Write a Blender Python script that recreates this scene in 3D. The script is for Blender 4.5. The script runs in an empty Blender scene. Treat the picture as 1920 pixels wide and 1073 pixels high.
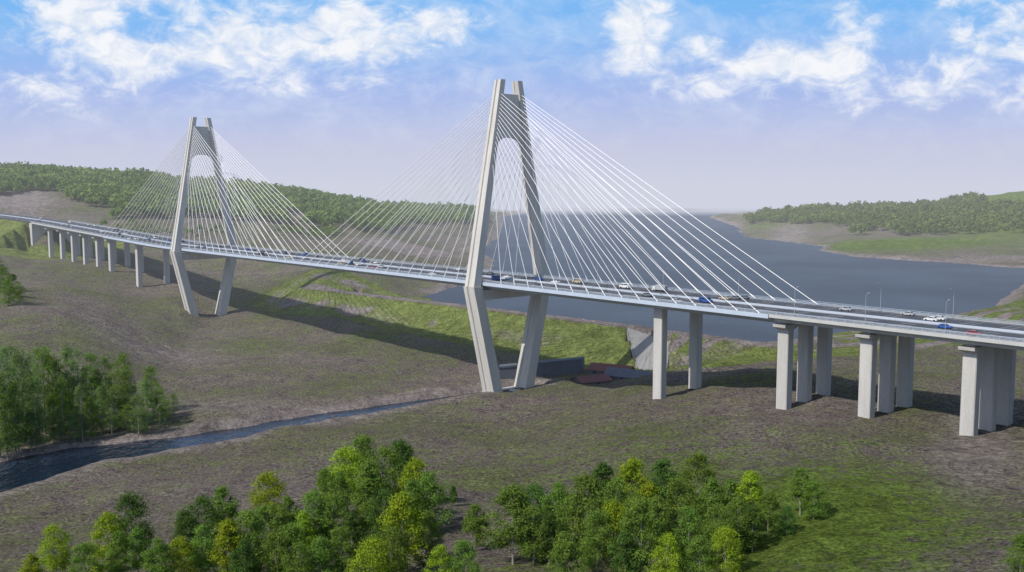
import bpy, math, random
import numpy as np
from mathutils import Matrix, Vector
random.seed(7); rng=np.random.default_rng(11)
scene=bpy.context.scene
COL=scene.collection
F=1844.0; CZ=100.0; K=5.395e-4
# ------------------------------------------------------------------ helpers
def newmesh(name,verts,faces,mat=None,smooth=False):
    me=bpy.data.meshes.new(name)
    me.from_pydata([tuple(v) for v in verts],[],[tuple(f) for f in faces])
    if mat: me.materials.append(mat)
    if smooth: me.polygons.foreach_set('use_smooth',[True]*len(me.polygons))
    me.update(); return me
def addobj(name,data,parent=None,loc=None,kind=None,label=None,cat=None,group=None,rot=None,scale=None):
    o=bpy.data.objects.new(name,data); COL.objects.link(o)
    if loc is not None: o.location=loc
    if rot is not None: o.rotation_euler=rot
    if scale is not None: o.scale=scale
    if parent is not None:
        o.parent=parent
    if kind: o["kind"]=kind
    if label: o["label"]=label
    if cat: o["category"]=cat
    if group: o["group"]=group
    return o
def fastmesh(name,V,nper,mat):
    n=len(V)//nper
    me=bpy.data.meshes.new(name)
    me.vertices.add(len(V)); me.vertices.foreach_set('co',V.astype(np.float32).ravel())
    me.loops.add(len(V)); me.loops.foreach_set('vertex_index',np.arange(len(V),dtype=np.int32))
    me.polygons.add(n); me.polygons.foreach_set('loop_start',np.arange(0,len(V),nper,dtype=np.int32))
    if mat: me.materials.append(mat)
    me.update(calc_edges=True); return me
class MB:
    def __init__(s): s.v=[]; s.f=[]
    def hexa(s,p):
        b=len(s.v); s.v+=p
        s.f+=[(b+3,b+2,b+1,b),(b+4,b+5,b+6,b+7),(b,b+1,b+5,b+4),(b+1,b+2,b+6,b+5),(b+2,b+3,b+7,b+6),(b+3,b,b+4,b+7)]
    def box(s,x0,x1,y0,y1,z0,z1):
        s.hexa([(x0,y0,z0),(x1,y0,z0),(x1,y1,z0),(x0,y1,z0),(x0,y0,z1),(x1,y0,z1),(x1,y1,z1),(x0,y1,z1)])
    def tube(s,a,b,r0,r1,n=6,cap=True):
        a=Vector(a);b=Vector(b);d=(b-a).normalized()
        u=d.cross(Vector((0,0,1)))
        if u.length<1e-3: u=Vector((1,0,0))
        u.normalize(); w=d.cross(u)
        k=len(s.v)
        for c,r in((a,r0),(b,r1)):
            for i in range(n):
                t=2*math.pi*i/n; s.v.append(tuple(c+u*math.cos(t)*r+w*math.sin(t)*r))
        for i in range(n):
            j=(i+1)%n; s.f.append((k+i,k+j,k+n+j,k+n+i))
        if cap: s.f.append(tuple(k+i for i in range(n))[::-1]); s.f.append(tuple(k+n+i for i in range(n)))
    def loft(s,rings,cap=True):
        k=len(s.v); n=len(rings[0])
        for r in rings: s.v+=list(r)
        for j in range(len(rings)-1):
            for i in range(n):
                m=(i+1)%n
                s.f.append((k+j*n+i,k+j*n+m,k+(j+1)*n+m,k+(j+1)*n+i))
        if cap:
            s.f.append(tuple(k+i for i in range(n))[::-1]); s.f.append(tuple(k+(len(rings)-1)*n+i for i in range(n)))
    def mesh(s,name,mat,smooth=False): return newmesh(name,s.v,s.f,mat,smooth)

# ------------------------------------------------------------------ materials
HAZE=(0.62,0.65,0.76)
def mat_new(name):
    m=bpy.data.materials.new(name); m.use_nodes=True
    nt=m.node_tree; nt.nodes.clear()
    return m,nt
def N(nt,t,**kw):
    n=nt.nodes.new(t)
    for k,v in kw.items(): setattr(n,k,v)
    return n
def L(nt,a,b): nt.links.new(a,b)
def noise(nt,scale,detail=4,rough=.55,vec=None,dist=0):
    n=N(nt,'ShaderNodeTexNoise'); n.inputs['Scale'].default_value=scale; n.inputs['Detail'].default_value=detail
    n.inputs['Roughness'].default_value=rough; n.inputs['Distortion'].default_value=dist
    if vec is not None: L(nt,vec,n.inputs['Vector'])
    return n.outputs['Fac']
def mrange(nt,val,a,b,c=0,d=1,smooth=False):
    n=N(nt,'ShaderNodeMapRange'); 
    if smooth: n.interpolation_type='SMOOTHSTEP'
    L(nt,val,n.inputs[0]); 
    for i,x in enumerate((a,b,c,d)): n.inputs[i+1].default_value=x
    return n.outputs[0]
def math_(nt,op,a,b=None,clamp=False):
    n=N(nt,'ShaderNodeMath',operation=op); n.use_clamp=clamp
    for i,x in enumerate((a,b)):
        if x is None: continue
        if isinstance(x,(int,float)): n.inputs[i].default_value=x
        else: L(nt,x,n.inputs[i])
    return n.outputs[0]
def mixc(nt,f,a,b,blend='MIX'):
    n=N(nt,'ShaderNodeMix',data_type='RGBA',blend_type=blend)
    if isinstance(f,(int,float)): n.inputs[0].default_value=f
    else: L(nt,f,n.inputs[0])
    for i,x in((6,a),(7,b)):
        if isinstance(x,tuple): n.inputs[i].default_value=(*x[:3],1)
        else: L(nt,x,n.inputs[i])
    return n.outputs[2]
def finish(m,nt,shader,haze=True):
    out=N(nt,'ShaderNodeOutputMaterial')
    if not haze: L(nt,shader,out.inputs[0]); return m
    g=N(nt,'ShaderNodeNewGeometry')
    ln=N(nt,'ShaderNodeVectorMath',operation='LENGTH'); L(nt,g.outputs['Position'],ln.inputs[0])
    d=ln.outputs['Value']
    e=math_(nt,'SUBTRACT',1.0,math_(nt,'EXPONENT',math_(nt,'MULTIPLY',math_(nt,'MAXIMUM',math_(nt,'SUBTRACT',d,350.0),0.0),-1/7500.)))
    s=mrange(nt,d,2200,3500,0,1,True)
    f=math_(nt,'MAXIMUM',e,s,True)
    em=N(nt,'ShaderNodeEmission'); em.inputs[0].default_value=(*HAZE,1); em.inputs[1].default_value=1  # aerial haze painted into the surface as emitted colour, growing with distance
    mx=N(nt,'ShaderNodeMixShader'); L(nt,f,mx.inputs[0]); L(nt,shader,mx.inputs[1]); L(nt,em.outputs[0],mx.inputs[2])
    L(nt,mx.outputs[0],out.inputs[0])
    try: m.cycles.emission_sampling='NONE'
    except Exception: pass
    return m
def simple(name,col,rough=.7,var=.15,scale=.5,metal=0,haze=True,bump=0,streak=False):
    m,nt=mat_new(name)
    b=N(nt,'ShaderNodeBsdfPrincipled'); b.inputs['Roughness'].default_value=rough; b.inputs['Metallic'].default_value=metal
    tc=N(nt,'ShaderNodeNewGeometry').outputs['Position']
    if streak:
        mp=N(nt,'ShaderNodeMapping'); mp.inputs['Scale'].default_value=(1,1,.12); L(nt,tc,mp.inputs[0]); tc2=mp.outputs[0]
    else: tc2=tc
    n=noise(nt,scale,6,.65,tc2)
    f=mrange(nt,n,.3,.7)
    lo=tuple(c*(1-var) for c in col); hi=tuple(min(1,c*(1+var)) for c in col)
    c=mixc(nt,f,lo,hi)
    if streak:
        n2=mrange(nt,noise(nt,3.5,4,.6,tc),.35,.7,.82,1.06)
        cm=N(nt,'ShaderNodeVectorMath',operation='SCALE'); L(nt,c,cm.inputs[0]); L(nt,n2,cm.inputs['Scale']); c=cm.outputs[0]
    L(nt,c,b.inputs['Base Color'])
    if bump:
        bn=N(nt,'ShaderNodeBump'); bn.inputs['Strength'].default_value=bump; bn.inputs['Distance'].default_value=.1
        L(nt,noise(nt,scale*8,3,.6,tc),bn.inputs['Height']); L(nt,bn.outputs[0],b.inputs['Normal'])
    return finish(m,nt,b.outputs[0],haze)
M_conc=simple('pylon_concrete',(.52,.50,.465),.85,.12,.25,streak=True,bump=.2)
M_pier=simple('pier_concrete',(.47,.455,.43),.85,.14,.3,streak=True,bump=.3)
M_steel=simple('painted_steel_deck',(.42,.48,.57),.5,.08,.2)
M_fascia=simple('pale_fascia',(.42,.42,.41),.7,.08,.3)
M_rail=simple('rail_metal',(.34,.38,.44),.5,.05,1)
M_asph=simple('asphalt',(.050,.055,.066),.9,.2,.12)
M_mark=simple('white_paint',(.72,.72,.7),.7,.1,1)
M_cable=simple('cable_white',(.70,.70,.69),.4,.03,1)
M_lamp=simple('lamp_grey',(.34,.36,.40),.5,.05,1)
M_red=simple('red_roof',(.15,.05,.045),.7,.25,.8)
M_slate=simple('slate_concrete',(.095,.11,.135),.85,.2,.3,bump=.2)
M_chute=simple('chute_concrete',(.24,.235,.225),.85,.15,.2,streak=True)
M_glass=simple('car_glass',(.02,.025,.03),.15,.1,1)
M_tyre=simple('tyre',(.02,.02,.02),.9,.1,1)
def leafmat(name,dark,light,haze=False,scale=.35):
    m,nt=mat_new(name)
    tc=N(nt,'ShaderNodeTexCoord').outputs['Object'] if not haze else N(nt,'ShaderNodeNewGeometry').outputs['Position']
    f=mrange(nt,noise(nt,scale,3,.6,tc),.35,.65)
    f=math_(nt,'MULTIPLY',math_(nt,'ADD',f,mrange(nt,noise(nt,scale*7,2,.6,tc),.3,.7)),.5)
    c=mixc(nt,f,dark,light)
    oi=N(nt,'ShaderNodeObjectInfo').outputs['Random']
    hs=N(nt,'ShaderNodeHueSaturation'); L(nt,c,hs.inputs['Color'])
    L(nt,mrange(nt,oi,0,1,.495,.52),hs.inputs['Hue']); L(nt,mrange(nt,oi,0,1,.85,1.2),hs.inputs['Value'])
    c=hs.outputs[0]
    d=N(nt,'ShaderNodeBsdfDiffuse'); t=N(nt,'ShaderNodeBsdfTranslucent'); L(nt,c,d.inputs[0]); L(nt,c,t.inputs[0])
    mx=N(nt,'ShaderNodeMixShader'); mx.inputs[0].default_value=.42; L(nt,d.outputs[0],mx.inputs[1]); L(nt,t.outputs[0],mx.inputs[2])
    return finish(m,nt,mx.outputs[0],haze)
M_leaf=[leafmat('leaf_dark',(.045,.095,.02),(.135,.215,.05)),
        leafmat('leaf_mid',(.08,.145,.025),(.23,.32,.06)),
        leafmat('leaf_yellow',(.13,.20,.015),(.38,.45,.04)),
        leafmat('leaf_young',(.10,.17,.055),(.26,.35,.115))]
M_bark=simple('bark',(.24,.22,.19),.9,.3,1.5,haze=False)
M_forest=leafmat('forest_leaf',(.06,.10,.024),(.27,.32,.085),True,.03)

# ------------------------------------------------------------------ terrain maths
def zof(py,D): return CZ-K*(py-350.3)*D
def P(px,py,D):
    y=(536.5-py)/F
    return ((px-960)/F*D, D*(.9949+.1005*y), zof(py,D))
def Dz(py,z): return (CZ-z)/(K*(py-350.3))
CT=[]
for px,py,D in [
 (-250,1073,200),(0,1073,205),(300,1073,200),(650,1073,195),(960,1060,190),(1237,1000,200),(1500,1050,165),(1820,950,200),(1850,1060,150),(2100,1000,150),(2200,850,230),
 (0,960,275),(300,930,275),(500,900,285),(700,850,315),(960,900,280),(960,800,370),(1100,800,335),(1237,850,270),(1237,748,360),(1100,760,385),(1500,900,225),
 (1475,762,319),(1627,780,298),(1820,812,274),(2000,830,262),(1450,690,405),(1700,690,398),(1900,700,385),(2100,700,360),(1310,722,388),(1180,728,400),
 (1480,735,345),(1560,730,350),(1680,745,335),(1890,775,305),
 (1330,700,425),(1050,722,447),(1000,720,455),(1130,712,470),(1220,705,470),(1100,700,485),(1350,655,478),(1450,650,485),(1600,630,500),(1850,640,467),(2000,640,450),(1900,575,575),(2050,560,590),(1750,605,555),
 (925,740,430),(880,752,420),(985,726,446),(370,600,664),(420,592,680),(300,800,385),(150,820,362),(500,760,425),(700,745,438),(830,735,440),(0,840,350),(-200,850,350),
 (600,700,500),(800,700,478),(400,700,490),(200,700,440),(0,700,430),(-200,700,430),
 (300,650,545),(150,600,534),(0,560,575),(-200,560,560),(150,560,618),(350,560,690),(500,620,620),(500,560,715),(430,530,774),
 (900,682,508),(700,636,576),(600,602,636),(560,570,690),
 (262,542,728),(312,536,745),(213,514,767),(190,504,790),(143,492,838),(100,484,872),(0,475,852),(0,520,700),(-200,520,700),(50,464,925),(0,450,930),(120,455,980),(250,450,950),(-150,420,950),
 (600,500,750),(450,480,840),(700,500,800),(350,470,900),(550,460,960),(700,475,930),(800,500,860),(850,520,800),(800,540,750),
 (300,412,1130),(150,400,1110),(30,384,1150),(-150,370,1150),(600,435,1150),(700,445,1120),(450,425,1130),(850,435,1450),(880,470,1180),(780,455,1200),
 (0,327,1480),(-200,315,1480),(130,332,1500),(250,338,1550),(330,350,1600),(450,358,1620),(540,366,1700),(680,388,1800),(800,398,1950),(900,402,2200),(930,408,2000),
 (0,345,2300),(300,350,2400),(600,375,2500),(900,396,2800),(960,396,3000),
 (1200,500,950),(1200,430,1700),(1400,550,700),(1100,570,640),(1200,400,2600),(1700,540,750),
 (1920,498,960),(2100,495,960),(1750,486,1040),(1600,476,1120),(1560,460,1300),(1450,445,1600),(1400,430,1800),(1380,410,2300),
 (1920,470,1120),(1750,465,1180),(1920,445,1300),(2100,440,1300),(1700,440,1420),(1600,430,1550),(1500,425,1700),
 (1420,412,1950),(1500,400,2000),(1640,395,2000),(1750,385,2000),(1850,368,2000),(1920,360,2150),(2100,360,2100),(1800,415,1600),(1900,404,1600),(2100,400,1600),
 (1500,398,2700),(1900,385,2800),(2100,385,2800),(1700,398,3000)]:
    CT.append(P(px,py,D))
CT=np.array(CT)
def uv(X,Y):
    Yc=np.clip(Y,130,3200); return np.clip(X/Yc,-.8,.8), .35*np.log(Yc)
cu,cv=uv(CT[:,0],CT[:,1])
def ker(r2): return np.sqrt(r2+.03**2)
A=ker((cu[:,None]-cu)**2+(cv[:,None]-cv)**2); A-=np.eye(len(cu))*2e-3
n_=len(cu); Pm=np.column_stack([np.ones(n_),cu,cv])
S=np.zeros((n_+3,n_+3)); S[:n_,:n_]=A; S[:n_,n_:]=Pm; S[n_:,:n_]=Pm.T
wts=np.linalg.solve(S,np.concatenate([CT[:,2],[0,0,0]]))
def vnoise(x,y,seed=0):
    xi=np.floor(x);yi=np.floor(y);fx=x-xi;fy=y-yi
    fx=fx*fx*(3-2*fx);fy=fy*fy*(3-2*fy)
    def h(a,b):
        t=np.sin(a*127.1+b*311.7+seed*17.3)*43758.5453; return t-np.floor(t)
    return (h(xi,yi)*(1-fx)+h(xi+1,yi)*fx)*(1-fy)+(h(xi,yi+1)*(1-fx)+h(xi+1,yi+1)*fx)*fy-.5
LAKE=[(-62,693),(-42,634),(68,525),(92,498),(124,476),(167,513),(222,553),(299,612),(345,685),(407,778),(523,800),(760,850),(900,900),(800,960),(620,930),(480,941),(434,1014),(378,1090),(374,1200),(404,1285),(387,1372),(354,1517),(438,1923),(500,2490),(685,3010),(68,3140),(-30,2500),(-20,1802),(-24,1440),(-39,1200),(-20,1029),(-22,900),(-38,778)]
DAM=[(-150,708),(-118,682),(-54,622),(62,513),(82,489),(118,452),(150,470)]
CHUTE=[P(1172,613,517),P(1194,693,479),P(1249,694,467),P(1256,641,490)]
CHP=[(p[0],p[1]) for p in CHUTE]
def rv(px,py): D=Dz(py,7.0); x,y,z=P(px,py,D); return (x,y)
RIV=[(*rv(-250,945),20),(*rv(-60,908),18),(*rv(0,895),16.5),(*rv(150,857),11),(*rv(350,830),7),(*rv(600,785),4.5),(*rv(780,757),2.7),(*rv(905,740),2.),(-2,446,1.5),(10,452,1.5)]
def segdist(X,Y,pts):
    best=np.full(X.shape,1e9); par=np.zeros(X.shape)
    for i in range(len(pts)-1):
        ax,ay=pts[i][:2];bx,by=pts[i+1][:2];dx,dy=bx-ax,by-ay
        t=np.clip(((X-ax)*dx+(Y-ay)*dy)/(dx*dx+dy*dy),0,1)
        d=np.hypot(X-ax-t*dx,Y-ay-t*dy); m=d<best
        best=np.where(m,d,best); par=np.where(m,i+t,par)
    return best,par
def inside(X,Y,poly):
    c=np.zeros(X.shape,bool); n=len(poly)
    for i in range(n):
        x0,y0=poly[i];x1,y1=poly[(i+1)%n]
        if y0==y1: continue
        m=((y0>Y)!=(y1>Y))&(X<(x1-x0)*(Y-y0)/(y1-y0)+x0); c^=m
    return c
def road_table():
    tab=[];x,y=-1.5-.666*600,435+.746*600; ang=math.atan2(.746,-.666); t=600
    while t<=1100:
        tab.append((t,x,y,ang)); st=5
        x+=math.cos(ang)*st;y+=math.sin(ang)*st; ang+=st*(.0009 if t<1000 else 0); t+=st
    return tab
RT=road_table()
def zdeck(s):
    t=-s
    if t<=310: return 59.0
    if t<=390: return 59.0+.030*(t-310)**2/160
    return 59.0+1.2+.030*(t-390)
def T(s,w,z=0):
    t=-s
    if t<=600: return (-1.5+.666*s+.746*w, 435-.746*s+.666*w, z)
    i=min(int((t-600)/5),len(RT)-2); a=RT[i]; f=t-a[0]
    x=a[1]+math.cos(a[3])*f; y=a[2]+math.sin(a[3])*f
    nx,ny=math.sin(a[3]),-math.cos(a[3])
    return (x+nx*w,y+ny*w,z)
ROADL=[T(-s,0) for s in range(640,1095,12)]
ROADZ=np.array([zdeck(-s) for s in range(640,1095,12)])
def height(X,Y,masks=False):
    X=np.asarray(X,float);Y=np.asarray(Y,float); shp=X.shape; X=X.ravel();Y=Y.ravel()
    z=np.empty(X.shape)
    for a in range(0,len(X),60000):
        u,v=uv(X[a:a+60000],Y[a:a+60000])
        r=ker((u[:,None]-cu)**2+(v[:,None]-cv)**2)
        z[a:a+60000]=r@wts[:n_]+wts[n_]+wts[n_+1]*u+wts[n_+2]*v
    z=np.clip(z,8.3,160)
    far=np.clip((Y-2700)/800,0,1); z=z*(1-far)+24*far
    dn=np.clip((Y-600)/1200,0,1)
    rid=.5-np.abs(vnoise(X/26+Y/60,Y/45-X/70,21))*2
    z+=vnoise(X/35,Y/35,1)*(2.6+4*dn)+rid*1.3+vnoise(X/12,Y/12,2)*1.3+vnoise(X/4.3,Y/4.3,3)*.5+vnoise(X/110,Y/110,5)*10*dn
    z=np.clip(z,8.3,170)
    ld,_=segdist(X,Y,LAKE+[LAKE[0]]); ins=inside(X,Y,LAKE); sd=np.where(ins,-ld,ld)
    sdn=sd+vnoise(X/22,Y/22,9)*10*np.clip((Y-650)/200,0,1)+vnoise(X/7,Y/7,8)*2.
    z=np.where((sdn<28)&(sdn>=0)&((Y>640)|(X>150)),np.minimum(z,22.75+sdn*.35),z)
    z=np.where((sdn<10)&(sdn>=0),np.maximum(z,22.7+sdn*.04),z)
    dd,dp=segdist(X,Y,DAM)
    # keep the ground just below the bank low, so that the bank stands up from it
    dside=(X*.73+Y*.683)-(62*.73+513*.683)
    z=np.where((dd<60)&(dside<0)&(X>-112)&(X<60),np.minimum(z,11.5+np.clip((-20-X)/90,0,1)*5+vnoise(X/12,Y/12,61)*1.2),z)
    lat=X*.73-Y*.68
    zd=27.2-.66*np.maximum(0,dd-5+vnoise(lat/5,Y/40,6)*3*np.clip(dd/14,0,1)+vnoise(X/14,Y/14,12)*2.5*np.clip(dd/18,0,1))+vnoise(X/3,Y/3,4)*.5
    z=np.where(dd<60,np.maximum(z,zd),z)
    z=np.where(sdn<0,np.minimum(z,22.5-.5-np.minimum(8,-sdn*.2)),z)
    z=np.where(inside(X,Y,CHP),np.minimum(z,9.),z)
    wl,_=segdist(X,Y,[(-4,456),(36,472)]); z=np.where(wl<9,np.minimum(z,9.2),z)
    rd,rp=segdist(X,Y,RIV); hw=np.interp(rp,range(len(RIV)),[r[2] for r in RIV])
    rdn=rd+vnoise(X/8,Y/8,7)*3*np.clip(hw/6,.2,1)
    z=np.where(rdn<hw,5.4,np.where(rdn<hw+30,np.minimum(z,5.4+(rdn-hw)*.65),z))
    qd,qp=segdist(X,Y,ROADL); zr=np.interp(qp,range(len(ROADZ)),ROADZ)
    e=np.maximum(0,qd-19); e2=np.where(qp<.01,e+np.maximum(0,qd-1)*2.4,e)
    z=np.where((qd<110),np.clip(z,zr-.6-e2*.5,np.maximum(zr-.6+e*.42,0)),z)
    if not masks: return z.reshape(shp)
    return z,sd,dd,rdn-hw,qd,e
def hz(x,y): return float(height(np.array([x]),np.array([y]))[0])
def ground_at(px,py,dmin=110,dmax=2600):
    D=np.arange(dmin,dmax,1.5); y=(536.5-py)/F
    X=(px-960)/F*D; Y=D*(.9949+.1005*y); Z=zof(py,D)
    h=height(X,Y); m=np.nonzero(h>=Z)[0]
    if len(m)==0: return None
    i=m[0]; return X[i],Y[i],float(h[i]),D[i]

rows=np.concatenate([np.linspace(-150,118,14),np.linspace(120,900,500),np.geomspace(905,3600,170),np.geomspace(3900,70000,14)])
us=np.linspace(-.8,.8,560)
YY=np.repeat(rows[:,None],len(us),1); XX=us[None,:]*(YY+170)
zz,sd,dd,rb,qd,qe=height(XX,YY,True)
nr,nc=YY.shape
V=np.column_stack([XX.ravel(),YY.ravel(),zz])
idx=np.arange(nr*nc).reshape(nr,nc)
Fc=np.stack([idx[:-1,:-1],idx[:-1,1:],idx[1:,1:],idx[1:,:-1]],-1).reshape(-1,4)
me=bpy.data.meshes.new('ground')
me.vertices.add(len(V)); me.vertices.foreach_set('co',V.astype(np.float32).ravel())
me.loops.add(Fc.size); me.loops.foreach_set('vertex_index',Fc.astype(np.int32).ravel())
me.polygons.add(len(Fc)); me.polygons.foreach_set('loop_start',np.arange(0,Fc.size,4,dtype=np.int32))
me.polygons.foreach_set('use_smooth',np.ones(len(Fc),bool))
me.update(calc_edges=True)
Xf,Yf=XX.ravel(),YY.ravel(); U,Vv=uv(Xf,Yf)
def blob(px,D,ru,rv_):
    u0=(px-960)/F; v0=.35*math.log(D); return np.exp(-((U-u0)/ru)**2-((Vv-v0)/rv_)**2)
lush=np.zeros(len(Xf))
for px,D,ru,rv_,a in [(1500,180,.24,.12,1.),(1250,230,.15,.08,.75),(1100,290,.2,.06,.45),(1700,230,.1,.06,.4),(800,175,.3,.04,.6),(250,640,.10,.05,.45),(480,560,.10,.04,.5),(540,700,.05,.03,.9),
    (700,580,.07,.02,.6),(700,470,.1,.03,.4),(560,880,.12,.04,.45),(420,760,.08,.03,.4),(1420,470,.09,.02,.6),(1900,560,.06,.05,1.),(1700,1250,.2,.05,.9),(1500,1800,.2,.04,.6),
    (1900,1950,.1,.2,1.2),(200,1500,.3,.1,.6),(700,860,.06,.02,.4),(1400,370,.15,.03,.4)]:
    lush=np.maximum(lush,a*blob(px,D,ru,rv_))
dside=(Xf*.73+Yf*.683)-(62*.73+513*.683)
face=np.clip((40-dd)/8,0,1)*(dd>5.5)*(sd>0)
lush=np.maximum(lush,face*1.3)
emb=((qd>18)&(qd<75)&(Yf<1010)&(Xf/Yf>-.58))
lush=np.maximum(lush,emb*1.25)
fld=np.clip(1.6-np.abs(Vv-.35*math.log(505))/.032,0,1)*np.clip((U-.15)/.02,0,1)*np.clip((.54-U)/.03,0,1)*(sd>4)
st=(np.sin(( Yf*.85-Xf*.42+vnoise(Xf/30,Yf/30,51)*9)*.42)>-.1)
lush=np.maximum(lush*(1-fld),fld*np.where(st,1.3,.0))
bare=np.zeros(len(Xf))
bare=np.maximum(bare,np.clip(1-sd/26,0,1)*(sd>-5)*.85*((dd>60)|(dd<3)))
bare=np.maximum(bare,np.clip(1-rb/20,0,1)*(rb>-3)*1.0)
bare=np.maximum(bare,np.clip(1-(dd-3)/3,0,1)*1.1*(dd<6))
bare=np.maximum(bare,np.exp(-((dd-20)/8)**2)*(sd>0)*(.45*(vnoise(Xf/16,Yf/16,41)>.1)+.45*np.clip((-20-Xf)/60,0,1)))
bare=np.maximum(bare,fld*np.where(st,0,1.0))
for px,D,ru,rv_,a in [(760,1040,.07,.035,.9),(650,960,.06,.02,.5),(880,1250,.04,.05,.6),(30,1180,.05,.03,1.),(90,1010,.03,.02,.6),(1480,1500,.03,.1,.7),(1800,1020,.2,.02,.6),(1850,260,.07,.12,.65),(450,400,.2,.03,.5),(300,520,.12,.03,.5),(1550,320,.2,.03,.4),(150,440,.1,.03,.35),(700,380,.15,.03,.35),(350,270,.2,.03,.35),(1000,350,.1,.04,.3),(400,620,.1,.02,.4),(600,520,.08,.02,.4)]:
    bare=np.maximum(bare,a*blob(px,D,ru,rv_))
bare=np.where(emb,0,bare)
ca=me.color_attributes.new('tone','FLOAT_COLOR','POINT')
yel=np.maximum(np.maximum(face*.8,emb*.9),fld*.7)
cc=np.column_stack([lush,bare,yel,np.ones_like(lush)]).astype(np.float32); ca.data.foreach_set('color',cc.ravel())
m,nt=mat_new('ground_cover')
pos=N(nt,'ShaderNodeNewGeometry').outputs['Position']
at=N(nt,'ShaderNodeAttribute'); at.attribute_name='tone'
sp=N(nt,'ShaderNodeSeparateColor'); L(nt,at.outputs['Color'],sp.inputs[0])
n1=noise(nt,.018,6,.6,pos); n2=noise(nt,.10,6,.7,pos,.5); n3=noise(nt,1.1,6,.78,pos,.5); n4=noise(nt,.32,6,.78,pos,.6)
brown=mixc(nt,mrange(nt,n3,.39,.61),(.10,.082,.076),(.47,.39,.36))
green=mixc(nt,mrange(nt,n3,.39,.61),(.07,.085,.038),(.29,.31,.15))
f=math_(nt,'ADD',math_(nt,'ADD',math_(nt,'MULTIPLY',n1,.5),math_(nt,'MULTIPLY',n2,.55)),math_(nt,'MULTIPLY',n4,.7))
c=mixc(nt,mrange(nt,f,.80,.97),brown,green)
lg=mixc(nt,mrange(nt,n3,.38,.62),(.065,.11,.024),(.27,.37,.075))
ly=mixc(nt,mrange(nt,n3,.38,.62),(.13,.165,.045),(.38,.43,.14))
lg=mixc(nt,sp.outputs[2],lg,ly)
lf=mrange(nt,math_(nt,'ADD',sp.outputs[0],math_(nt,'MULTIPLY',math_(nt,'SUBTRACT',n4,.5),1.8)),.35,.8)
lf=math_(nt,'MULTIPLY',lf,mrange(nt,sp.outputs[0],.03,.2))
c=mixc(nt,lf,c,lg)
bc=mixc(nt,mrange(nt,n3,.35,.65),(.21,.18,.17),(.50,.43,.40))
bf=mrange(nt,math_(nt,'ADD',sp.outputs[1],math_(nt,'MULTIPLY',math_(nt,'SUBTRACT',n4,.5),1.4)),.3,.75)
bf=math_(nt,'MULTIPLY',bf,mrange(nt,sp.outputs[1],.03,.15))
c=mixc(nt,bf,c,bc)
big=math_(nt,'MULTIPLY',mrange(nt,n2,.3,.7,.58,1.22),mrange(nt,n4,.36,.64,.68,1.22))
sc=N(nt,'ShaderNodeVectorMath',operation='SCALE'); L(nt,c,sc.inputs[0]); L(nt,big,sc.inputs['Scale'])
b=N(nt,'ShaderNodeBsdfDiffuse'); L(nt,sc.outputs[0],b.inputs[0])
bn=N(nt,'ShaderNodeBump'); bn.inputs['Strength'].default_value=1.0; bn.inputs['Distance'].default_value=1.7
L(nt,math_(nt,'ADD',n3,math_(nt,'MULTIPLY',n4,1.8)),bn.inputs['Height']); L(nt,bn.outputs[0],b.inputs['Normal'])
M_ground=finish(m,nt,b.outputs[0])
me.materials.append(M_ground)
addobj('ground',me,kind='structure',label='rolling grassy ground with bare brown patches',cat='ground')

def watermat(name,col,rough,wscale,strength,spec,dist,tint=(1,1,1),det=4,my=1.7):
    m,nt=mat_new(name); pos=N(nt,'ShaderNodeNewGeometry').outputs['Position']
    b=N(nt,'ShaderNodeBsdfPrincipled'); b.inputs['Roughness'].default_value=rough
    b.inputs['Specular IOR Level'].default_value=spec; b.inputs['Specular Tint'].default_value=(*tint,1)
    c=mixc(nt,mrange(nt,noise(nt,.012,4,.5,pos),.35,.65),tuple(x*.85 for x in col),tuple(x*1.15 for x in col)); L(nt,c,b.inputs['Base Color'])
    mp=N(nt,'ShaderNodeMapping'); mp.inputs['Scale'].default_value=(1,my,1); mp.inputs['Rotation'].default_value=(0,0,.2); L(nt,pos,mp.inputs[0])
    bn=N(nt,'ShaderNodeBump'); bn.inputs['Strength'].default_value=strength; bn.inputs['Distance'].default_value=dist
    L(nt,noise(nt,wscale,det,.6,mp.outputs[0],.3),bn.inputs['Height']); L(nt,bn.outputs[0],b.inputs['Normal'])
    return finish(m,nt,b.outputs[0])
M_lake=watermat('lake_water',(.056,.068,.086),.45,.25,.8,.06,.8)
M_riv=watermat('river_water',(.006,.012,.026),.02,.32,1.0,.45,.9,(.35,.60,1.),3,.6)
import mathutils.geometry as mg
def offset_poly(poly,d):
    out=[];n=len(poly)
    area=sum(poly[i][0]*poly[(i+1)%n][1]-poly[(i+1)%n][0]*poly[i][1] for i in range(n)); sg=1 if area>0 else -1
    for i in range(n):
        a=Vector(poly[i-1]);b_=Vector(poly[i]);c_=Vector(poly[(i+1)%n])
        d1=(b_-a).normalized();d2=(c_-b_).normalized()
        nn=(Vector((d1.y,-d1.x))+Vector((d2.y,-d2.x)))*sg
        if nn.length<.2: nn=Vector((d1.y,-d1.x))*sg
        nn.normalize(); dl=d if (i>4) else 2.
        out.append((b_.x+nn.x*dl,b_.y+nn.y*dl))
    return out
lp=offset_poly(LAKE,9)
tri=mg.tessellate_polygon([[Vector((x,y,0)) for x,y in lp]])
lm=newmesh('lake',[(x,y,22.5) for x,y in lp],tri,M_lake)
import bmesh
bm=bmesh.new(); bm.from_mesh(lm); bmesh.ops.recalc_face_normals(bm,faces=bm.faces)
if sum(f.normal.z for f in bm.faces)<0: bmesh.ops.reverse_faces(bm,faces=bm.faces)
bm.to_mesh(lm); bm.free()
addobj('lake_water',lm,kind='structure',label='dark blue reservoir behind the dam',cat='water')
mb=MB()
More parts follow.
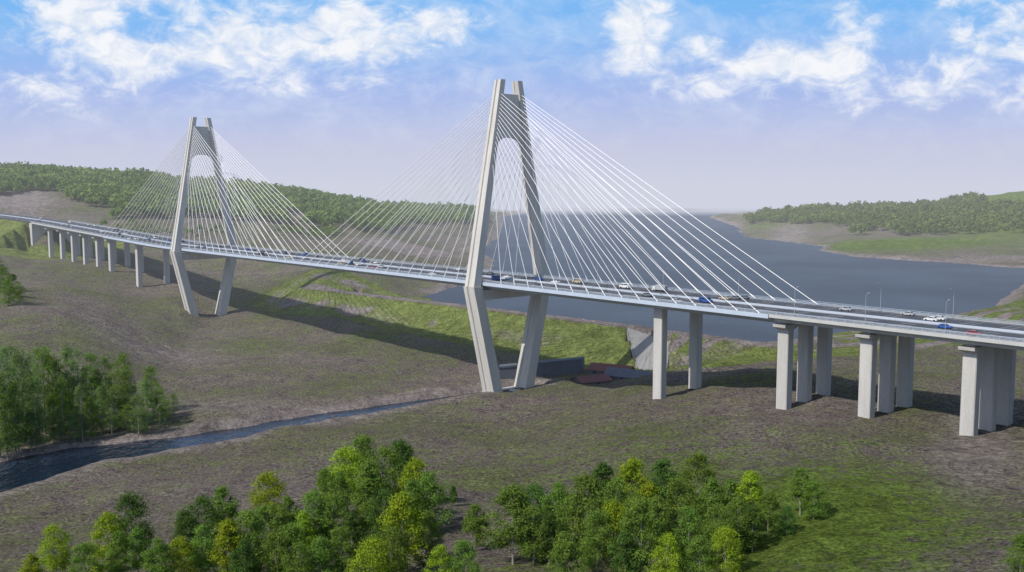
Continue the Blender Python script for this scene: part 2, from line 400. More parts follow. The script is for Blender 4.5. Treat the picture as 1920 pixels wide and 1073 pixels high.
for i,(x,y,w) in enumerate(RIV):
    a=RIV[max(0,i-1)];c_=RIV[min(len(RIV)-1,i+1)]
    d=Vector((c_[0]-a[0],c_[1]-a[1])).normalized(); nn=Vector((-d.y,d.x)); hw=w+4.8
    mb.v+= [(x-nn.x*hw,y-nn.y*hw,7.0),(x+nn.x*hw,y+nn.y*hw,7.0)]
for i in range(len(RIV)-1): mb.f.append((2*i,2*i+2,2*i+3,2*i+1))
addobj('river_water',mb.mesh('river_water',M_riv),kind='structure',label='narrow dark river winding through the valley',cat='water')

# ------------------------------------------------------------------ bridge
BL=Vector((-1.5,435,9)); BI=Matrix.Translation(-BL)
bridge=addobj('cable_stayed_bridge',None,loc=BL,label='long cable stayed road bridge with two concrete pylons',cat='bridge')
def part(name,mb_or_mesh,mat=None,smooth=False,**kw):
    me=mb_or_mesh.mesh(name,mat,smooth) if isinstance(mb_or_mesh,MB) else mb_or_mesh
    o=addobj(name,me,**kw); o.parent=bridge
    o.matrix_parent_inverse=BI
    return o
def tb(mb,s0,s1,w0,w1,z0,z1):
    mb.hexa([T(s0,w0,z0),T(s0,w1,z0),T(s1,w1,z0),T(s1,w0,z0),T(s0,w0,z1),T(s0,w1,z1),T(s1,w1,z1),T(s1,w0,z1)])
SEND=290; J1=146; J0=-454
TOW=[0,-311]
def wleg(z):
    if z>=57: return 20.6-(20.6-4.9)*(z-57)/(146-57)
    return 9.0+(20.6-9.0)*(z-8)/(57-8)
for s0 in TOW:
    pe=addobj('pylon',None); pe.parent=bridge; pe.matrix_parent_inverse=BI; pe.location=T(s0,0,8)
    pinv=Matrix.Translation(-Vector(T(s0,0,8)))
    def sub(name,mb,mat):
        o=addobj(name,mb.mesh(name,mat)); o.parent=pe; o.matrix_parent_inverse=pinv; return o
    for sg in(-1,1):
        def ring(z,a,b,dw=0,g=.6):
            w=sg*(wleg(z)+dw); o=sg
            pts=[(-a/2,b/2),(-a*.2,b/2),(-a*.17,b/2-g),(a*.17,b/2-g),(a*.2,b/2),(a/2,b/2),(a/2,-b/2),(a*.2,-b/2),(a*.17,-b/2+g*.6),(-a*.17,-b/2+g*.6),(-a*.2,-b/2),(-a/2,-b/2)]
            r=[T(s0+p,w+o*q,z) for p,q in pts]
            return r if sg<0 else r[::-1]
        mb=MB()
        mb.loft([ring(6,7.8,5.4),ring(30,7.4,5.0),ring(54.5,7.2,4.8),ring(57.2,7.2,4.8,0)])
        mb.loft([ring(57.25,6.2,4.0),ring(90,5.5,3.6),ring(118,4.8,3.1),ring(146,4.1,2.7)])
        sub('leg',mb,M_conc)
    mb=MB(); th=1.2; zt=140
    wi=lambda z:wleg(z)-1.2
    nn=20; rings=[]
    for i in range(nn+1):
        f=-1+2*i/nn
        w=f*(wi(113)-.35); zb=112.5+8.8*(max(0,1-abs(f)**3.2))**.6; wt=f*wi(zt)
        rings.append([T(s0-th,w,zb),T(s0+th,w,zb),T(s0+th,wt,zt),T(s0-th,wt,zt)])
    mb.loft(rings); sub('arched_wall',mb,M_conc)
    mb=MB(); tb(mb,s0-2.8,s0+2.8,-18.6,18.6,51.2,55.6)
    sub('crossbeam',mb,M_conc)
    mb=MB(); tb(mb,s0-4.5,s0+4.5,-12.5,12.5,5,9.3)
    sub('footing',mb,M_conc)
def sweep(sec,s0,s1,step,name,mat,**kw):
    mb=MB(); n=max(1,int(round((s1-s0)/step))); R=[]
    for i in range(n+1):
        s=s0+(s1-s0)*i/n; zd=zdeck(s)
        R.append([T(s,w,zd+z) for w,z in sec])
    mb.loft(R); return part(name,mb,mat,**kw)
HW=17.4
sweep([(-HW,-.1),(-HW,-1.3),(-13,-3.1),(13,-3.1),(HW,-1.3),(HW,-.1)],J0,J1,10,'deck',M_steel)
for sg in(-1,1):
    sec=[(sg*(HW+.02),-1.3),(sg*(HW+.32),-1.3),(sg*(HW+.32),.15),(sg*(HW+.02),.15)]
    sweep(sec,J0,J1,10,'edge_beam',M_steel)
    for a,b in((J1+.3,SEND),(-634,J0-.3)):
        sec=[(sg*(HW+.02),-.9),(sg*(HW+.4),-.9),(sg*(HW+.4),.2),(sg*(HW+.02),.2)]
        sweep(sec,a,b,10,'edge_beam',M_fascia)
for a,b in((J1+.3,SEND),(-634,J0-.3)):
    sweep([(-HW,-.1),(-HW,-.55),(HW,-.55),(HW,-.1)],a,b,10,'deck',M_steel)
    for w in(-14.5,-9,-3,3,9,14.5):
        sweep([(w-.9,-.6),(w-.55,-2.4),(w+.55,-2.4),(w+.9,-.6)],a,b,10,'girder',M_pier)
sweep([(-17.3,-.09),(-17.3,0.0),(17.3,0.0),(17.3,-.09)],-1085,SEND,10,'road_surface',M_asph)
sweep([(-.3,.01),(-.12,.75),(.12,.75),(.3,.01)],-1085,SEND,10,'median_barrier',M_rail)
mb=MB()
def strip(mb,s0,s1,w,hw):
    z0=zdeck(s0)+.012;z1=zdeck(s1)+.012;k=len(mb.v)
    mb.v+=[T(s0,w-hw,z0),T(s1,w-hw,z1),T(s1,w+hw,z1),T(s0,w+hw,z0)]; mb.f.append((k,k+1,k+2,k+3))
for w in(-15.3,-1.3,1.3,15.3):
    s=-1080
    while s<SEND-1: strip(mb,s,min(s+10,SEND),w,.11); s+=10
for w in(-11.8,-8.3,-4.8,4.8,8.3,11.8):
    s=-800
    while s<SEND-6: strip(mb,s,s+5,w,.09); s+=12
part('lane_marking',mb,M_mark)
def railing(s0,s1,w,name='guard_rail',h=1.15,step=3,mat=M_rail):
    mb=MB(); n=int((s1-s0)/step)
    for z,r in((h,.06),(h*.66,.04),(h*.33,.04)):
        R=[]
        for i in range(0,n+1,3):
            s=s0+i*step; zd=zdeck(s)+z
            R.append([T(s,w-r,zd-r),T(s,w+r,zd-r),T(s,w+r,zd+r),T(s,w-r,zd+r)])
        mb.loft(R)
    for i in range(n+1):
        s=s0+i*step; zd=zdeck(s); tb(mb,s-.05,s+.05,w-.05,w+.05,zd,zd+h)
    part(name,mb,mat)
for w in(-HW-.15,HW+.15): railing(-640,SEND,w)
for w in(-16.2,16.2): railing(-640,SEND,w,h=.8,step=4)
cab=[]
NC=16
for ti,s0 in enumerate(TOW):
    for sgd in(1,-1):
        for sg in(-1,1):
            for i in range(NC):
                f=i/(NC-1)
                main=(s0==0 and sgd==-1) or (s0!=0 and sgd==1)
                sd_=(15+f*(137.5 if main else 127.5))*sgd
                za=113+27*f**.8
                a=T(s0+sgd*1.6,sg*wleg(za),za); b_=T(s0+sd_,sg*(HW+.1),zdeck(s0+sd_)+.2)
                r=.108 if (ti==0 and sgd==1) else (.14 if ti==0 else .15)
                cab.append((r,a,b_))
stuff=MB()
for i,(r,a,b_) in enumerate(cab):
    if i<100:
        mb=MB(); mb.tube(a,b_,r,r,6); mb.tube(b_,Vector(b_)+(Vector(a)-Vector(b_)).normalized()*2.5,.2,.2,6); part('stay_cable',mb,M_cable)
    else: stuff.tube(a,b_,r,r,6)
part('stay_cable',stuff,M_cable,kind='stuff')
def pier(s,w,zt,cap,sz=(4.0,3.4)):
    x,y,_=T(s,w); zg=hz(x,y)-2
    mb=MB(); a,b_=sz[0]/2,sz[1]/2; c=.25
    pts=[(-a+c,-b_),(a-c,-b_),(a,-b_+c),(a,b_-c),(a-c,b_),(-a+c,b_),(-a,b_-c),(-a,-b_+c)]
    mb.loft([[T(s+p,w+q,z) for p,q in pts] for z in(zg,zt)])
    part('pier',mb,M_pier)
    if cap:
        mb=MB()
        R=[(zt+.005,a+.15,b_+.1),(zt+.9,a+.3,b_+2.2),(zt+1.8,a+.3,b_+2.4)]
        mb.loft([[T(s+p*A1,w+q*B1,z) for p,q in((-1,-1),(1,-1),(1,1),(-1,1))] for z,A1,B1 in R])
        tb(mb,s-1.3,s+1.3,w-1.6,w+1.6,zt+1.82,zt+2.5)
        part('pier_cap',mb,M_pier)
for w in(-10.5,10.5): pier(95.6,w,55.85,False)
for s in(149,177.8,208.7,238,267):
    for w in(-12,0,12): pier(s,w,zdeck(s)-4.95,True)
for w in(-10.5,10.5): pier(-402,w,zdeck(-402)-3.12,False)
for s in(-455,-483,-513,-542,-571,-603):
    for w in(-11.5,11.5): pier(s,w,zdeck(s)-4.95,True,(3.8,3.4))
mb=MB(); tb(mb,-641,-634,-17.6,17.6,46,zdeck(-634)-.65); part('abutment',mb,M_pier)

# ------------------------------------------------------------------ dam structures
tl,bl,br,tr=CHUTE
cl=Vector((66,488,9)); CI=Matrix.Translation(-cl)
ch=addobj('spillway_chute',None,loc=cl,label='pale concrete spillway slab on the grassy dam',cat='spillway')
mb=MB(); tops=[bl,br,tr,tl]
mb.hexa([(p[0],p[1],4) for p in tops]+[tuple(p) for p in tops])
o=addobj('slab',mb.mesh('slab',M_chute),parent=ch); o.matrix_parent_inverse=CI
for a,b_ in((bl,tl),(br,tr)):
    mb=MB(); a=Vector(a);b_=Vector(b_); d=b_-a; nrm=Vector((d.y,-d.x,0)).normalized()*.4
    dz=Vector((0,0,3)); up=Vector((0,0,.7))
    mb.hexa([tuple(a-nrm-dz),tuple(a+nrm-dz),tuple(b_+nrm-dz),tuple(b_-nrm-dz),tuple(a-nrm+up),tuple(a+nrm+up),tuple(b_+nrm+up),tuple(b_-nrm+up)])
    o=addobj('side_wall',mb.mesh('side_wall',M_chute),parent=ch); o.matrix_parent_inverse=CI
mb=MB()
mb.hexa([(-6,458,6),(34,474,6),(36,482,6),(-6,466,6),(-6,458,14.6),(34,474,15.8),(36,482,16.3),(-6,466,15.)])
mb.hexa([(-6.3,457.6,14.61),(34.3,473.6,15.81),(34.4,475.4,15.81),(-6.3,459.4,14.61),(-6.3,457.6,15.5),(34.3,473.6,16.7),(34.4,475.4,16.7),(-6.3,459.4,15.5)])
addobj('retaining_wall',mb.mesh('retaining_wall',M_slate),label='dark grey concrete retaining wall beside the channel',cat='wall')
def shed(cx_,cy_,ang,ln,wd,hw_,hr,zb,lab,rm):
    e=addobj('shed',None,loc=(cx_,cy_,zb),rot=(0,0,ang),label=lab,cat='building',group='low sheds below the dam')
    mb=MB(); mb.box(-ln/2,ln/2,-wd/2,wd/2,-4,hw_)
    k=len(mb.v)
    for x in(-ln/2,ln/2):
        mb.v+=[(x,-wd/2,hw_+.001),(x,wd/2,hw_+.001),(x,0,hr-.15)]
    mb.f+=[(k,k+2,k+1),(k+3,k+4,k+5)]
    addobj('wall',mb.mesh('wall',M_slate),parent=e)
    mb=MB(); t=.25; o_=.6
    for sg in(-1,1):
        mb.hexa([(-ln/2-o_,sg*(wd/2+o_),hw_-.2),(ln/2+o_,sg*(wd/2+o_),hw_-.2),(ln/2+o_,sg*.01,hr),(-ln/2-o_,sg*.01,hr),(-ln/2-o_,sg*(wd/2+o_),hw_-.2+t),(ln/2+o_,sg*(wd/2+o_),hw_-.2+t),(ln/2+o_,sg*.01,hr+t),(-ln/2-o_,sg*.01,hr+t)])
    addobj('roof',mb.mesh('roof',rm),parent=e)
    mb=MB(); n=int(ln/6)
    for i in range(n):
        x=-ln/2+3+i*6; mb.box(x-.8,x+.8,-wd/2-.05,-wd/2+.01,hw_-1.6,hw_-.6)
    addobj('window',mb.mesh('window',M_glass),parent=e)
shed(58,459,-.5,26,12,1.8,4.4,9.3,'long low shed with a dark slate gabled roof',M_slate)
shed(37,453,.45,16,10,1.4,3.4,8.8,'small shed with a dark red gabled roof',M_red)
shed(48,468,-.45,20,9,2.8,5.4,9.3,'low shed with a dark red gabled roof below the dam',M_red)

# ------------------------------------------------------------------ lamps
def lamp_meshes():
    mb=MB(); mb.tube((0,0,0),(0,0,9.0),.08,.045,6); mb.tube((0,0,9.0),(0,1.6,9.5),.04,.035,5)
    mb.box(-.2,.2,-.2,.2,0,.3)
    p=mb.mesh('pole',M_lamp)
    mb=MB(); mb.hexa([(-.16,1.3,9.38),(.16,1.3,9.38),(.12,2.2,9.52),(-.12,2.2,9.52),(-.15,1.3,9.55),(.15,1.3,9.55),(.1,2.2,9.62),(-.1,2.2,9.62)])
    return p,mb.mesh('lamp_head',M_lamp)
LPm,LHm=lamp_meshes()
axis=math.atan2(-.746,.666)
def lamp(s,w):
    x,y,z=T(s,w,zdeck(s)+.01)
    ang=axis+(0 if w<0 else math.pi)
    e=addobj('street_lamp',None,loc=(x,y,z),rot=(0,0,ang),label='slim grey street lamp on the bridge edge',cat='street lamp',group='street lamps along the bridge')
    addobj('pole',LPm,parent=e); addobj('lamp_head',LHm,parent=e)
s=150
while s<285:
    lamp(s+5,-16.9); lamp(s+16,16.9); s+=24
s=-640
while s<-455: lamp(s,-16.9); lamp(s+12,16.9); s+=32
s=-430
while s<130:
    if min(abs(s-0),abs(s+311))>12: lamp(s,16.9 )
    s+=36

# ------------------------------------------------------------------ vehicles
def carmesh(kind,mat):
    if kind=='car':
        prof=[(-2.2,.3),(-2.28,.75),(-2.1,.98),(-1.65,1.02),(-1.05,1.46),(.35,1.48),(1.15,1.03),(2.1,.86),(2.28,.62),(2.22,.3)]; W=.9
        ins=[0,0,0,.04,.2,.2,.04,.03,0,0]
        gl=[[(-1.45,1.06),(-1.0,1.38),(.3,1.40),(.95,1.06)]]; ws=[(( .42,1.45),(1.08,1.07)),((-1.12,1.42),(-1.58,1.06))]; wh=[-1.4,1.4]; R=.33
    elif kind=='van':
        prof=[(-2.6,.35),(-2.65,1.2),(-2.55,2.1),(-1.9,2.25),(1.2,2.25),(1.85,1.45),(2.6,1.2),(2.7,.7),(2.65,.35)]; W=1.0
        ins=[0,0,.1,.12,.12,.05,.03,0,0]
        gl=[[(.3,1.3),(.3,1.95),(1.15,1.95),(1.7,1.3)],[(-2.2,1.35),(-2.2,1.95),(.1,1.95),(.1,1.35)]]; ws=[((1.22,2.2),(1.83,1.48))]; wh=[-1.6,1.7]; R=.38
    mb=MB(); n=len(prof)
    mb.loft([[(x,-(W-i),z) for (x,z),i in zip(prof,ins)],[(x,(W-i),z) for (x,z),i in zip(prof,ins)]])
    body=mb.mesh('body',mat)
    mb=MB()
    for g in gl:
        for sg in(-1,1):
            k=len(mb.v)
            for x,z in g:
                off=.02+ (W-.05 if z<1.2 else W-.17) if kind=='car' else W-.04
                mb.v.append((x,sg*off,z))
            mb.f.append(tuple(range(k,k+len(g))))
    for (x0,z0),(x1,z1) in ws:
        k=len(mb.v); dx=.03 if x1>0 else -.03; w_=W-.24
        mb.v+=[(x0+dx,-w_,z0+.01),(x0+dx,w_,z0+.01),(x1+dx,w_+.1,z1+.01),(x1+dx,-w_-.1,z1+.01)]; mb.f.append((k,k+1,k+2,k+3))
    win=mb.mesh('window',M_glass)
    mb=MB(); mb.tube((0,-.12,0),(0,.12,0),R,R,12); wheel=mb.mesh('wheel',M_tyre)
    return body,win,wheel,[(x,sg*(W-.08),R) for x in wh for sg in(-1,1)]
paints={'white':(.62,.62,.61),'silver':(.35,.36,.38),'black':(.03,.03,.035),'red':(.30,.03,.025),'blue':(.03,.08,.28),'grey':(.13,.14,.16),'beige':(.38,.33,.25)}
PM={k:simple('paint_'+k,v,.3,.03,1) for k,v in paints.items()}
CM={}
def vehicle(kind,colr,s,w):
    key=(kind,colr)
    if key not in CM: CM[key]=carmesh(kind,PM[colr])
    body,win,wheel,wp=CM[key]
    x,y,z=T(s,w,zdeck(s)+.01); x2,y2,_=T(s-1,w); a=math.atan2(y2-y,x2-x)
    if w<0: a+=math.pi
    e=addobj(kind,None,loc=(x,y,z),rot=(0,0,a),scale=(.92,.92,.92),label=f'{colr} {"passenger car" if kind=="car" else "delivery van"} driving on the bridge deck',cat=kind,group='vehicles on the bridge')
    addobj('body',body,parent=e); addobj('window',win,parent=e)
    for p in wp: addobj('wheel',wheel,parent=e,loc=p)
R2=random.Random(5); used=[]
cols=['white','silver','black','red','blue','grey','white','silver','beige','grey','blue','white']
cnt=0
for tgt in range(600):
    if cnt>=78: break
    s=R2.uniform(-690,235); w=R2.choice([-13.5,-10,-6.5,-3.1,3.1,6.5,10,13.5])
    if any(abs(s-a)<11 and abs(w-b_)<2 for a,b_ in used): continue
    if 40<s<110 and w>3: continue
    used.append((s,w)); cnt+=1
    vehicle('van' if R2.random()<.1 else 'car',R2.choice(cols),s,w)
def truck(s,w,colr,sc_=.7):
    x,y,z=T(s,w,zdeck(s)+.01); x2,y2,_=T(s-1,w); a=math.atan2(y2-y,x2-x)
    if w<0:a+=math.pi
    e=addobj('truck',None,loc=(x,y,z),rot=(0,0,a),scale=(sc_,)*3,label='lorry with a tall pale cargo box on the deck',cat='truck',group='vehicles on the bridge')
    mb=MB(); mb.box(-4.6,2.2,-1.25,1.25,1.15,3.7); addobj('cargo_box',mb.mesh('cargo_box',PM['silver']),parent=e)
    mb=MB(); mb.loft([[(x_,-sg_,z_) for x_,z_ in((2.5,.6),(2.5,3.0),(3.9,3.0),(4.6,1.9),(4.7,.6))] for sg_ in(1.15,-1.15)]); addobj('cab',mb.mesh('cab',PM[colr]),parent=e)
    mb=MB(); mb.box(-4.5,2.45,-.5,.5,.7,1.14); addobj('chassis',mb.mesh('chassis',M_tyre),parent=e)
    mb=MB(); mb.v+=[(3.97,-1,2.95),(3.97,1,2.95),(4.6,1,2.0),(4.6,-1,2.0)]; mb.f.append((0,1,2,3)); addobj('window',mb.mesh('window',M_glass),parent=e)
    mb=MB(); mb.tube((0,-.15,0),(0,.15,0),.5,.5,14); wm=mb.mesh('wheel',M_tyre)
    for x_ in(-3.6,-2.3,3.5):
        for sg in(-1,1): addobj('wheel',wm,parent=e,loc=(x_,sg*1.05,.5))
truck(78,10,'white',.72); truck(-120,-6.5,'blue',.6)
vehicle('van','white',60,10)

# ------------------------------------------------------------------ trees
def crown_mesh(name,seed,H,R,n,mat,z0=.14,nb=60,ls=(.11,.26),tight=1.0):
    r=np.random.default_rng(seed)
    C=[];Rb=[]
    for i in range(nb):
        t=r.uniform(0,1)**.8; zc=H*(z0+(.93-z0)*t)
        env=R*(math.sin(math.pi*min(1,(.16+.80*t)))**.55)*(1-.22*t)
        a=r.uniform(0,2*math.pi); q=env*math.sqrt(r.uniform(.05,1))*.9
        C.append((q*math.cos(a),q*math.sin(a),zc)); Rb.append(R*r.uniform(.14,.31)*(1-.25*t)*tight)
    C.append((0,0,H*.95));Rb.append(R*.16); C=np.array(C);Rb=np.array(Rb)
    pr=Rb**2; pr/=pr.sum()
    b=r.choice(len(C),n,p=pr)
    d=r.normal(size=(n,3)); d/=np.linalg.norm(d,axis=1)[:,None]
    rad=Rb[b]*(r.uniform(.1,1.9,n))**.75
    c=C[b]+d*rad[:,None]*np.array([1.1,1.1,.75])
    nn=d+np.array([0,0,.6])+r.normal(size=(n,3))*.6; nn/=np.linalg.norm(nn,axis=1)[:,None]
    t=np.cross(nn,r.normal(size=(n,3))); t/=np.linalg.norm(t,axis=1)[:,None]; bt=np.cross(nn,t)
    s=(r.uniform(ls[0],ls[1],n)*H/16)[:,None]
    Vv=np.stack([c-t*s*1.25,c-bt*s*.75+t*s*.1,c+t*s*1.25,c+bt*s*.75-t*s*.1],1).reshape(-1,3)
    return fastmesh(name,Vv,4,mat),C
def trunk_mesh(name,C,H,seed):
    r=random.Random(seed); mb=MB()
    pts=[(0,0,-.8),(.1,.05,H*.2),(r.uniform(-.3,.3),r.uniform(-.3,.3),H*.5),(r.uniform(-.2,.2),.1,H*.9)]
    rad=[.24,.18,.12,.03]
    for i in range(3): mb.tube(pts[i],pts[i+1],rad[i],rad[i+1],7,False)
    for c in C[::3]:
        zb=max(H*.12,c[2]-math.hypot(c[0],c[1])*1.2-.8)
        mb.tube((0.05,0,zb),(c[0]*.9,c[1]*.9,c[2]),.07,.02,4,False)
    return mb.mesh(name,M_bark)
TV=[];TY=[]
for i in range(6):
    H=16; R=[5.0,5.9,4.6,5.4,6.3,4.2][i]
    row=[];C=None
    for k in range(3):
        cm,C=crown_mesh('crown',100+i*7,H,R,7600,M_leaf[k],[.13,.10,.18,.09,.12,.2][i],58,(.10,.235)); row.append(cm)
    TV.append((row,trunk_mesh('trunk',C,H,i)))
for i in range(5):
    R=[2.8,3.4,2.5,3.1,3.7][i]
    cm,C=crown_mesh('crown',300+i*7,16,R,5200,M_leaf[3],.10,80,(.06,.14),1.15)
    cm2,C=crown_mesh('crown',300+i*7,16,R,5200,M_leaf[1],.10,80,(.06,.14),1.15)
    TY.append(([cm,cm2],trunk_mesh('trunk',C,16,i+9)))
LABT=['dark green leafy tree on the grassy slope','fresh green leafy tree on the grassy slope','yellow-green leafy tree on the grassy slope']
tn=[0]
def tree(x,y,z,h,ck,grp,wide=1.0,young=False):
    tn[0]+=1; sc_=h/16
    if young: v=TY[tn[0]%5]; lab='slender light green young tree near the river'
    else: v=TV[tn[0]%6]; lab=LABT[ck]
    e=addobj('tree',None,loc=(x,y,z),rot=(0,0,random.uniform(0,6.28)),scale=(sc_*wide,sc_*wide,sc_),label=lab,cat='tree',group=grp)
    addobj('trunk',v[1],parent=e); addobj('crown',v[0][ck],parent=e)
FG=[(105,985,1085,2),(60,1040,1120,2),(205,962,1078,2),(248,925,1050,0),(225,1000,1100,1),(350,960,1065,0),(385,985,1085,1),(420,915,1040,1),(470,958,1092,1),(505,890,1005,2),(430,975,1100,2),(545,985,1095,1),(590,925,1050,1),(570,960,1060,2),(640,990,1095,1),
(652,842,965,2),(690,868,995,1),(752,825,950,0),(720,838,975,1),(640,885,985,1),(780,862,990,2),(805,890,1000,1),(690,900,1020,1),(755,930,1085,2),(735,990,1100,1),(890,945,1035,1),(825,1028,1120,2),(870,1015,1110,1),(850,912,950,0),
(962,912,1062,1),(1000,908,1030,0),(1048,905,1035,1),(1100,893,1050,1),(1075,930,1040,1),(1130,868,1000,0),(1185,862,995,2),(1160,900,1020,1),(1245,862,985,0),(1305,850,975,1),(1270,900,1030,1),(1215,905,1030,2),(1200,935,1095,1),(1250,1002,1110,2),(1330,900,1020,1),(1290,950,1060,1),(1360,992,1085,2),(1405,885,1000,2),(1440,925,1010,1),(1385,940,1040,1),(1500,878,968,1),(1475,950,1005,0),(1120,960,1075,1),(1030,960,1060,0),(1912,1005,1100,1),(560,1020,1120,1),(300,1010,1110,1),(160,1020,1120,1),(700,1010,1130,2),(1170,1000,1110,0),(1310,1010,1100,1),
(380,930,1050,0),(460,1010,1120,0),(520,1000,1110,1),(600,1010,1110,1),(660,960,1070,0),(610,880,975,1),(720,920,1040,0),(770,900,1010,1),(500,950,1060,1),(1345,950,1060,1),(1410,950,1040,0),(1060,1000,1110,1),
(625,930,1040,1),(540,930,1040,1),(800,960,1060,1),(680,820,940,1),(1230,930,1050,1),(1150,940,1060,2),(1000,950,1060,1),(1365,900,1010,1),(1525,905,975,1),(340,1010,1100,2),(260,990,1080,1)]
for px,ty,by,ck in FG:
    g=ground_at(px,by)
    if g is None: continue
    x,y,z,D=g; tree(x,y,z,(by-ty)*D/F*1.04,ck,'trees on the near slope',random.uniform(.9,1.12))
R3=random.Random(3)
LG=[(12,655,850),(45,645,835),(85,640,815),(70,700,845),(110,665,810),(150,650,800),(120,700,825),(175,655,795),(155,715,830),(200,660,790),(225,675,800),(190,720,815),(245,690,800),(275,705,805),(260,735,815),(295,715,790),(0,690,860),(30,710,855),(100,735,830),(215,725,810),(60,655,800),(130,640,790),(20,640,800),(95,655,790),(180,680,800),(310,740,795),(-30,650,840),(235,655,780),(60,770,850),(140,770,835),(210,765,815),(270,770,815),(15,780,860),(300,760,800),(325,735,780),(-10,640,790),(160,690,790),(50,690,800),(250,720,785),(285,680,770),(75,745,840),(170,750,825),(240,755,812),(110,760,832),(35,750,850),(130,690,800),(205,700,795)]
for px,ty,by in LG:
    g=ground_at(px,by)
    if g is None: continue
    x,y,z,D=g; tree(x,y,z,(by-ty)*D/F,R3.choice([0,0,0,1]),'trees by the river',R3.uniform(.8,1.05) if by-ty>90 else 1.4,True)
for px,ty,by,ck in [(8,508,560,1),(25,520,568,0),(-5,490,548,0),(38,535,572,1),(15,530,575,1)]:
    g=ground_at(px,by)
    if g: tree(g[0],g[1],g[2],(by-ty)*g[3]/F*1.2,ck,'trees on the hillside',1.6,True)

def wood(name,front,rear,n,seed,h0,label):
    r=np.random.default_rng(seed)
    px=r.uniform(front[0][0],front[-1][0],n); fD=np.interp(px,[a for a,_ in front],[b for _,b in front]); rD=np.interp(px,[a for a,_ in rear],[b for _,b in rear])
    D=fD+(rD-fD)*r.uniform(0,1,n)
    X=(px-960)/F*D; Y=D
    dn_=vnoise(X/70,Y/70,31)+vnoise(X/25,Y/25,32)*.5
    edge=np.minimum((D-fD),(rD-D))/120
    keep=(dn_+np.clip(edge,0,1)*.55>.12); z,sdq,ddq,rq,qd_,_=height(X,Y,True)
    keep&=(sdq>25)&(qd_>32); X=X[keep];Y=Y[keep];z=z[keep]; n=len(X)
    h=h0*r.uniform(.5,1.3,n); rad=h*r.uniform(.24,.38,n); k=46
    d=r.normal(size=(n,k,3)); d/=np.linalg.norm(d,axis=2)[...,None]; d[...,2]=np.abs(d[...,2])*1.15-.35
    c=np.stack([X,Y,z+h*.52],1)[:,None,:]+d*np.stack([rad,rad,h*.46],1)[:,None,:]*r.uniform(.45,1.15,(n,k,1))
    nn=d+r.normal(size=d.shape)*.5; nn/=np.linalg.norm(nn,axis=2)[...,None]
    t=np.cross(nn,r.normal(size=d.shape)); t/=np.linalg.norm(t,axis=2)[...,None]; bt=np.cross(nn,t)
    s=(h[:,None,None]*r.uniform(.05,.115,(n,k,1)))
    Vv=np.stack([c-t*s*1.2,c-bt*s,c+t*s*1.2,c+bt*s],2).reshape(-1,3)
    addobj(name,fastmesh(name,Vv,4,M_forest),kind='stuff',label=label,cat='forest'); return n
wood('woodland',[(-120,1190),(100,1190),(230,1080),(330,1120),(600,1170),(700,1200),(900,1600)],[(-120,1560),(130,1560),(330,1650),(540,1760),(700,1900),(900,2250)],7500,1,16,'dense green woodland covering the hills')
wood('woodland',[(1395,1850),(1500,1650),(1600,1480),(1920,1330),(2060,1300)],[(1395,2050),(1640,2080),(1820,2000),(1860,1720),(2060,1680)],4600,2,15,'green woodland on the far shore hill')
wood('shrubs',[(180,960),(330,930),(520,1000),(640,1120)],[(180,1080),(330,1100),(520,1150),(640,1160)],300,4,9,'scattered shrubs below the wooded hills')

# ------------------------------------------------------------------ light & world
el=math.radians(45)
sv=Vector((-.78*math.cos(el),-.626*math.cos(el),math.sin(el)))
sl=bpy.data.lights.new('sun','SUN'); sl.energy=4.4; sl.angle=math.radians(.6); sl.color=(1,.95,.87)
so=bpy.data.objects.new('sun',sl); COL.objects.link(so); so.rotation_euler=sv.to_track_quat('Z','Y').to_euler()
w=bpy.data.worlds.new("World"); scene.world=w; w.use_nodes=True; nt=w.node_tree; nt.nodes.clear()
BS=.15
out=N(nt,'ShaderNodeOutputWorld'); bg=N(nt,'ShaderNodeBackground'); bg.inputs[1].default_value=BS; L(nt,bg.outputs[0],out.inputs[0])
sky=N(nt,'ShaderNodeTexSky'); sky.sky_type='NISHITA'; sky.sun_disc=False; sky.sun_elevation=el; sky.sun_rotation=math.atan2(sv.x,sv.y)
tc=N(nt,'ShaderNodeTexCoord').outputs['Generated']
sx=N(nt,'ShaderNodeSeparateXYZ'); L(nt,tc,sx.inputs[0])
ya=math_(nt,'ADD',math_(nt,'ABSOLUTE',sx.outputs[1]),.02)
u_=math_(nt,'DIVIDE',sx.outputs[0],ya); v_=math_(nt,'DIVIDE',sx.outputs[2],ya)
cb=N(nt,'ShaderNodeCombineXYZ'); L(nt,u_,cb.inputs[0]); L(nt,v_,cb.inputs[1]); uvv=cb.outputs[0]
cr=N(nt,'ShaderNodeValToRGB'); L(nt,mrange(nt,v_,0,.25),cr.inputs[0])
e=cr.color_ramp.elements; e[0].position=0;e[0].color=(.62,.65,.76,1); e[1].position=1;e[1].color=(.12,.38,.82,1)
for p,c_ in((.16,(.56,.59,.77)),(.38,(.38,.50,.84)),(.60,(.25,.50,.90)),(.78,(.17,.47,.90))):
    q=e.new(p); q.color=(*c_,1)
def scale_c(nt,c,k):
    n=N(nt,'ShaderNodeVectorMath',operation='SCALE'); L(nt,c,n.inputs[0]); n.inputs['Scale'].default_value=k; return n.outputs[0]
low=scale_c(nt,cr.outputs[0],1/BS)
base=mixc(nt,mrange(nt,v_,.3,.9,0,1,True),low,sky.outputs[0])
tot=None
mpn=N(nt,'ShaderNodeMapping'); mpn.inputs['Scale'].default_value=(11,19,1); L(nt,uvv,mpn.inputs[0])
mpf=N(nt,'ShaderNodeMapping'); mpf.inputs['Scale'].default_value=(34,55,1); mpf.inputs['Location'].default_value=(3,7,1); L(nt,uvv,mpf.inputs[0])
nzA=noise(nt,1.0,11,.62,mpn.outputs[0],.5); nzB=noise(nt,1.0,8,.62,mpf.outputs[0],.7)
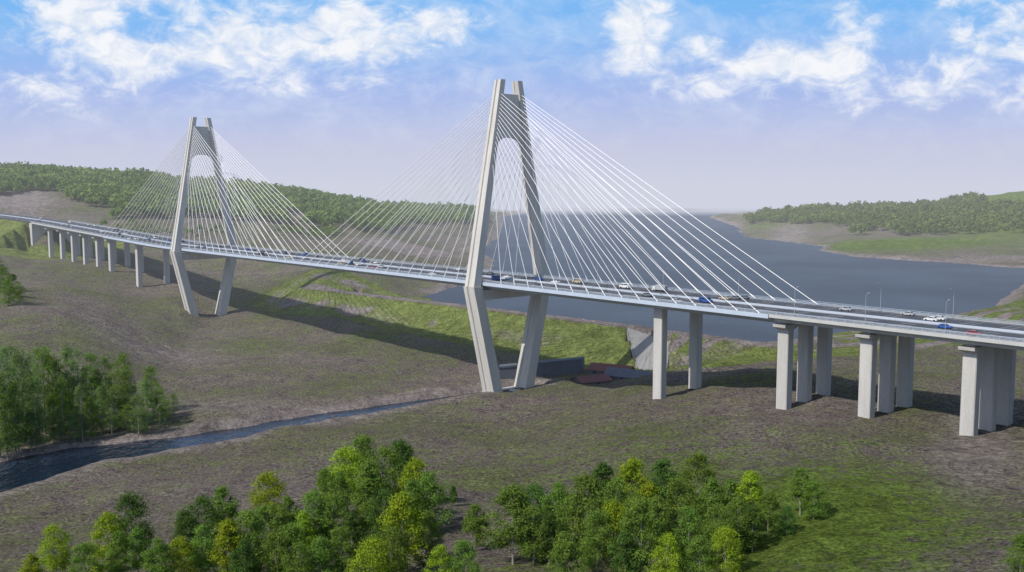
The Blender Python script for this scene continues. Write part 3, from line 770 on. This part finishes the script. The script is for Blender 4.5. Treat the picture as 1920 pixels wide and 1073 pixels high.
nz=math_(nt,'ADD',math_(nt,'MULTIPLY',nzA,.68),math_(nt,'MULTIPLY',nzB,.32))
for px,py,ax,ay,st_ in [(160,55,130,85,.85),(300,110,210,60,1.0),(470,90,200,80,1.05),(400,20,280,40,.65),(640,85,170,75,1.05),(810,65,130,38,.85),(1180,85,62,75,1.0),(1210,30,60,35,.6),(1310,112,90,34,.85),(1440,135,150,50,.95),(1575,105,70,85,.95),(1400,165,280,40,.7),(1880,60,130,110,.95),(1760,150,220,60,.75),(120,160,260,45,.6),(560,155,320,34,.6),(1000,70,90,40,.2),(1650,190,350,40,.55),(1840,10,180,40,.7),(100,210,220,30,.4)]:
    n=N(nt,'ShaderNodeVectorMath',operation='SUBTRACT'); L(nt,uvv,n.inputs[0]); n.inputs[1].default_value=((px-960)/F,(350-py)/F,0)
    n2_=N(nt,'ShaderNodeVectorMath',operation='MULTIPLY'); L(nt,n.outputs[0],n2_.inputs[0]); n2_.inputs[1].default_value=(F/ax,F/ay,0)
    dt=N(nt,'ShaderNodeVectorMath',operation='DOT_PRODUCT'); L(nt,n2_.outputs[0],dt.inputs[0]); L(nt,n2_.outputs[0],dt.inputs[1])
    ex=math_(nt,'MULTIPLY',math_(nt,'EXPONENT',math_(nt,'MULTIPLY',dt.outputs['Value'],-1)),st_)
    tot=ex if tot is None else math_(nt,'MAXIMUM',tot,ex)
field=math_(nt,'ADD',tot,math_(nt,'MULTIPLY',math_(nt,'SUBTRACT',nz,.5),4.2))
mask=mrange(nt,field,.1,1.15,0,.97,True)
mask=math_(nt,'MULTIPLY',mask,mrange(nt,tot,.02,.4,.0,1))
thin=math_(nt,'MULTIPLY',mrange(nt,nz,.42,.66,0,.4),mrange(nt,v_,.02,.1))
mask=math_(nt,'MAXIMUM',mask,thin)
cc_=scale_c(nt,mixc(nt,mrange(nt,nzB,.36,.6),(.72,.79,.91),(.93,.94,.97)),1/BS)
fin=mixc(nt,mask,base,cc_)
L(nt,fin,bg.inputs[0])

cam=bpy.data.cameras.new('camera'); cam.sensor_width=36; cam.lens=F/1920*36; cam.clip_start=1; cam.clip_end=120000
co=bpy.data.objects.new('camera',cam); COL.objects.link(co); co.location=(0,0,CZ); co.rotation_euler=(math.radians(90-5.77),0,0)
scene.camera=co
scene.view_settings.view_transform='Standard'; scene.view_settings.look='None'; scene.view_settings.exposure=0
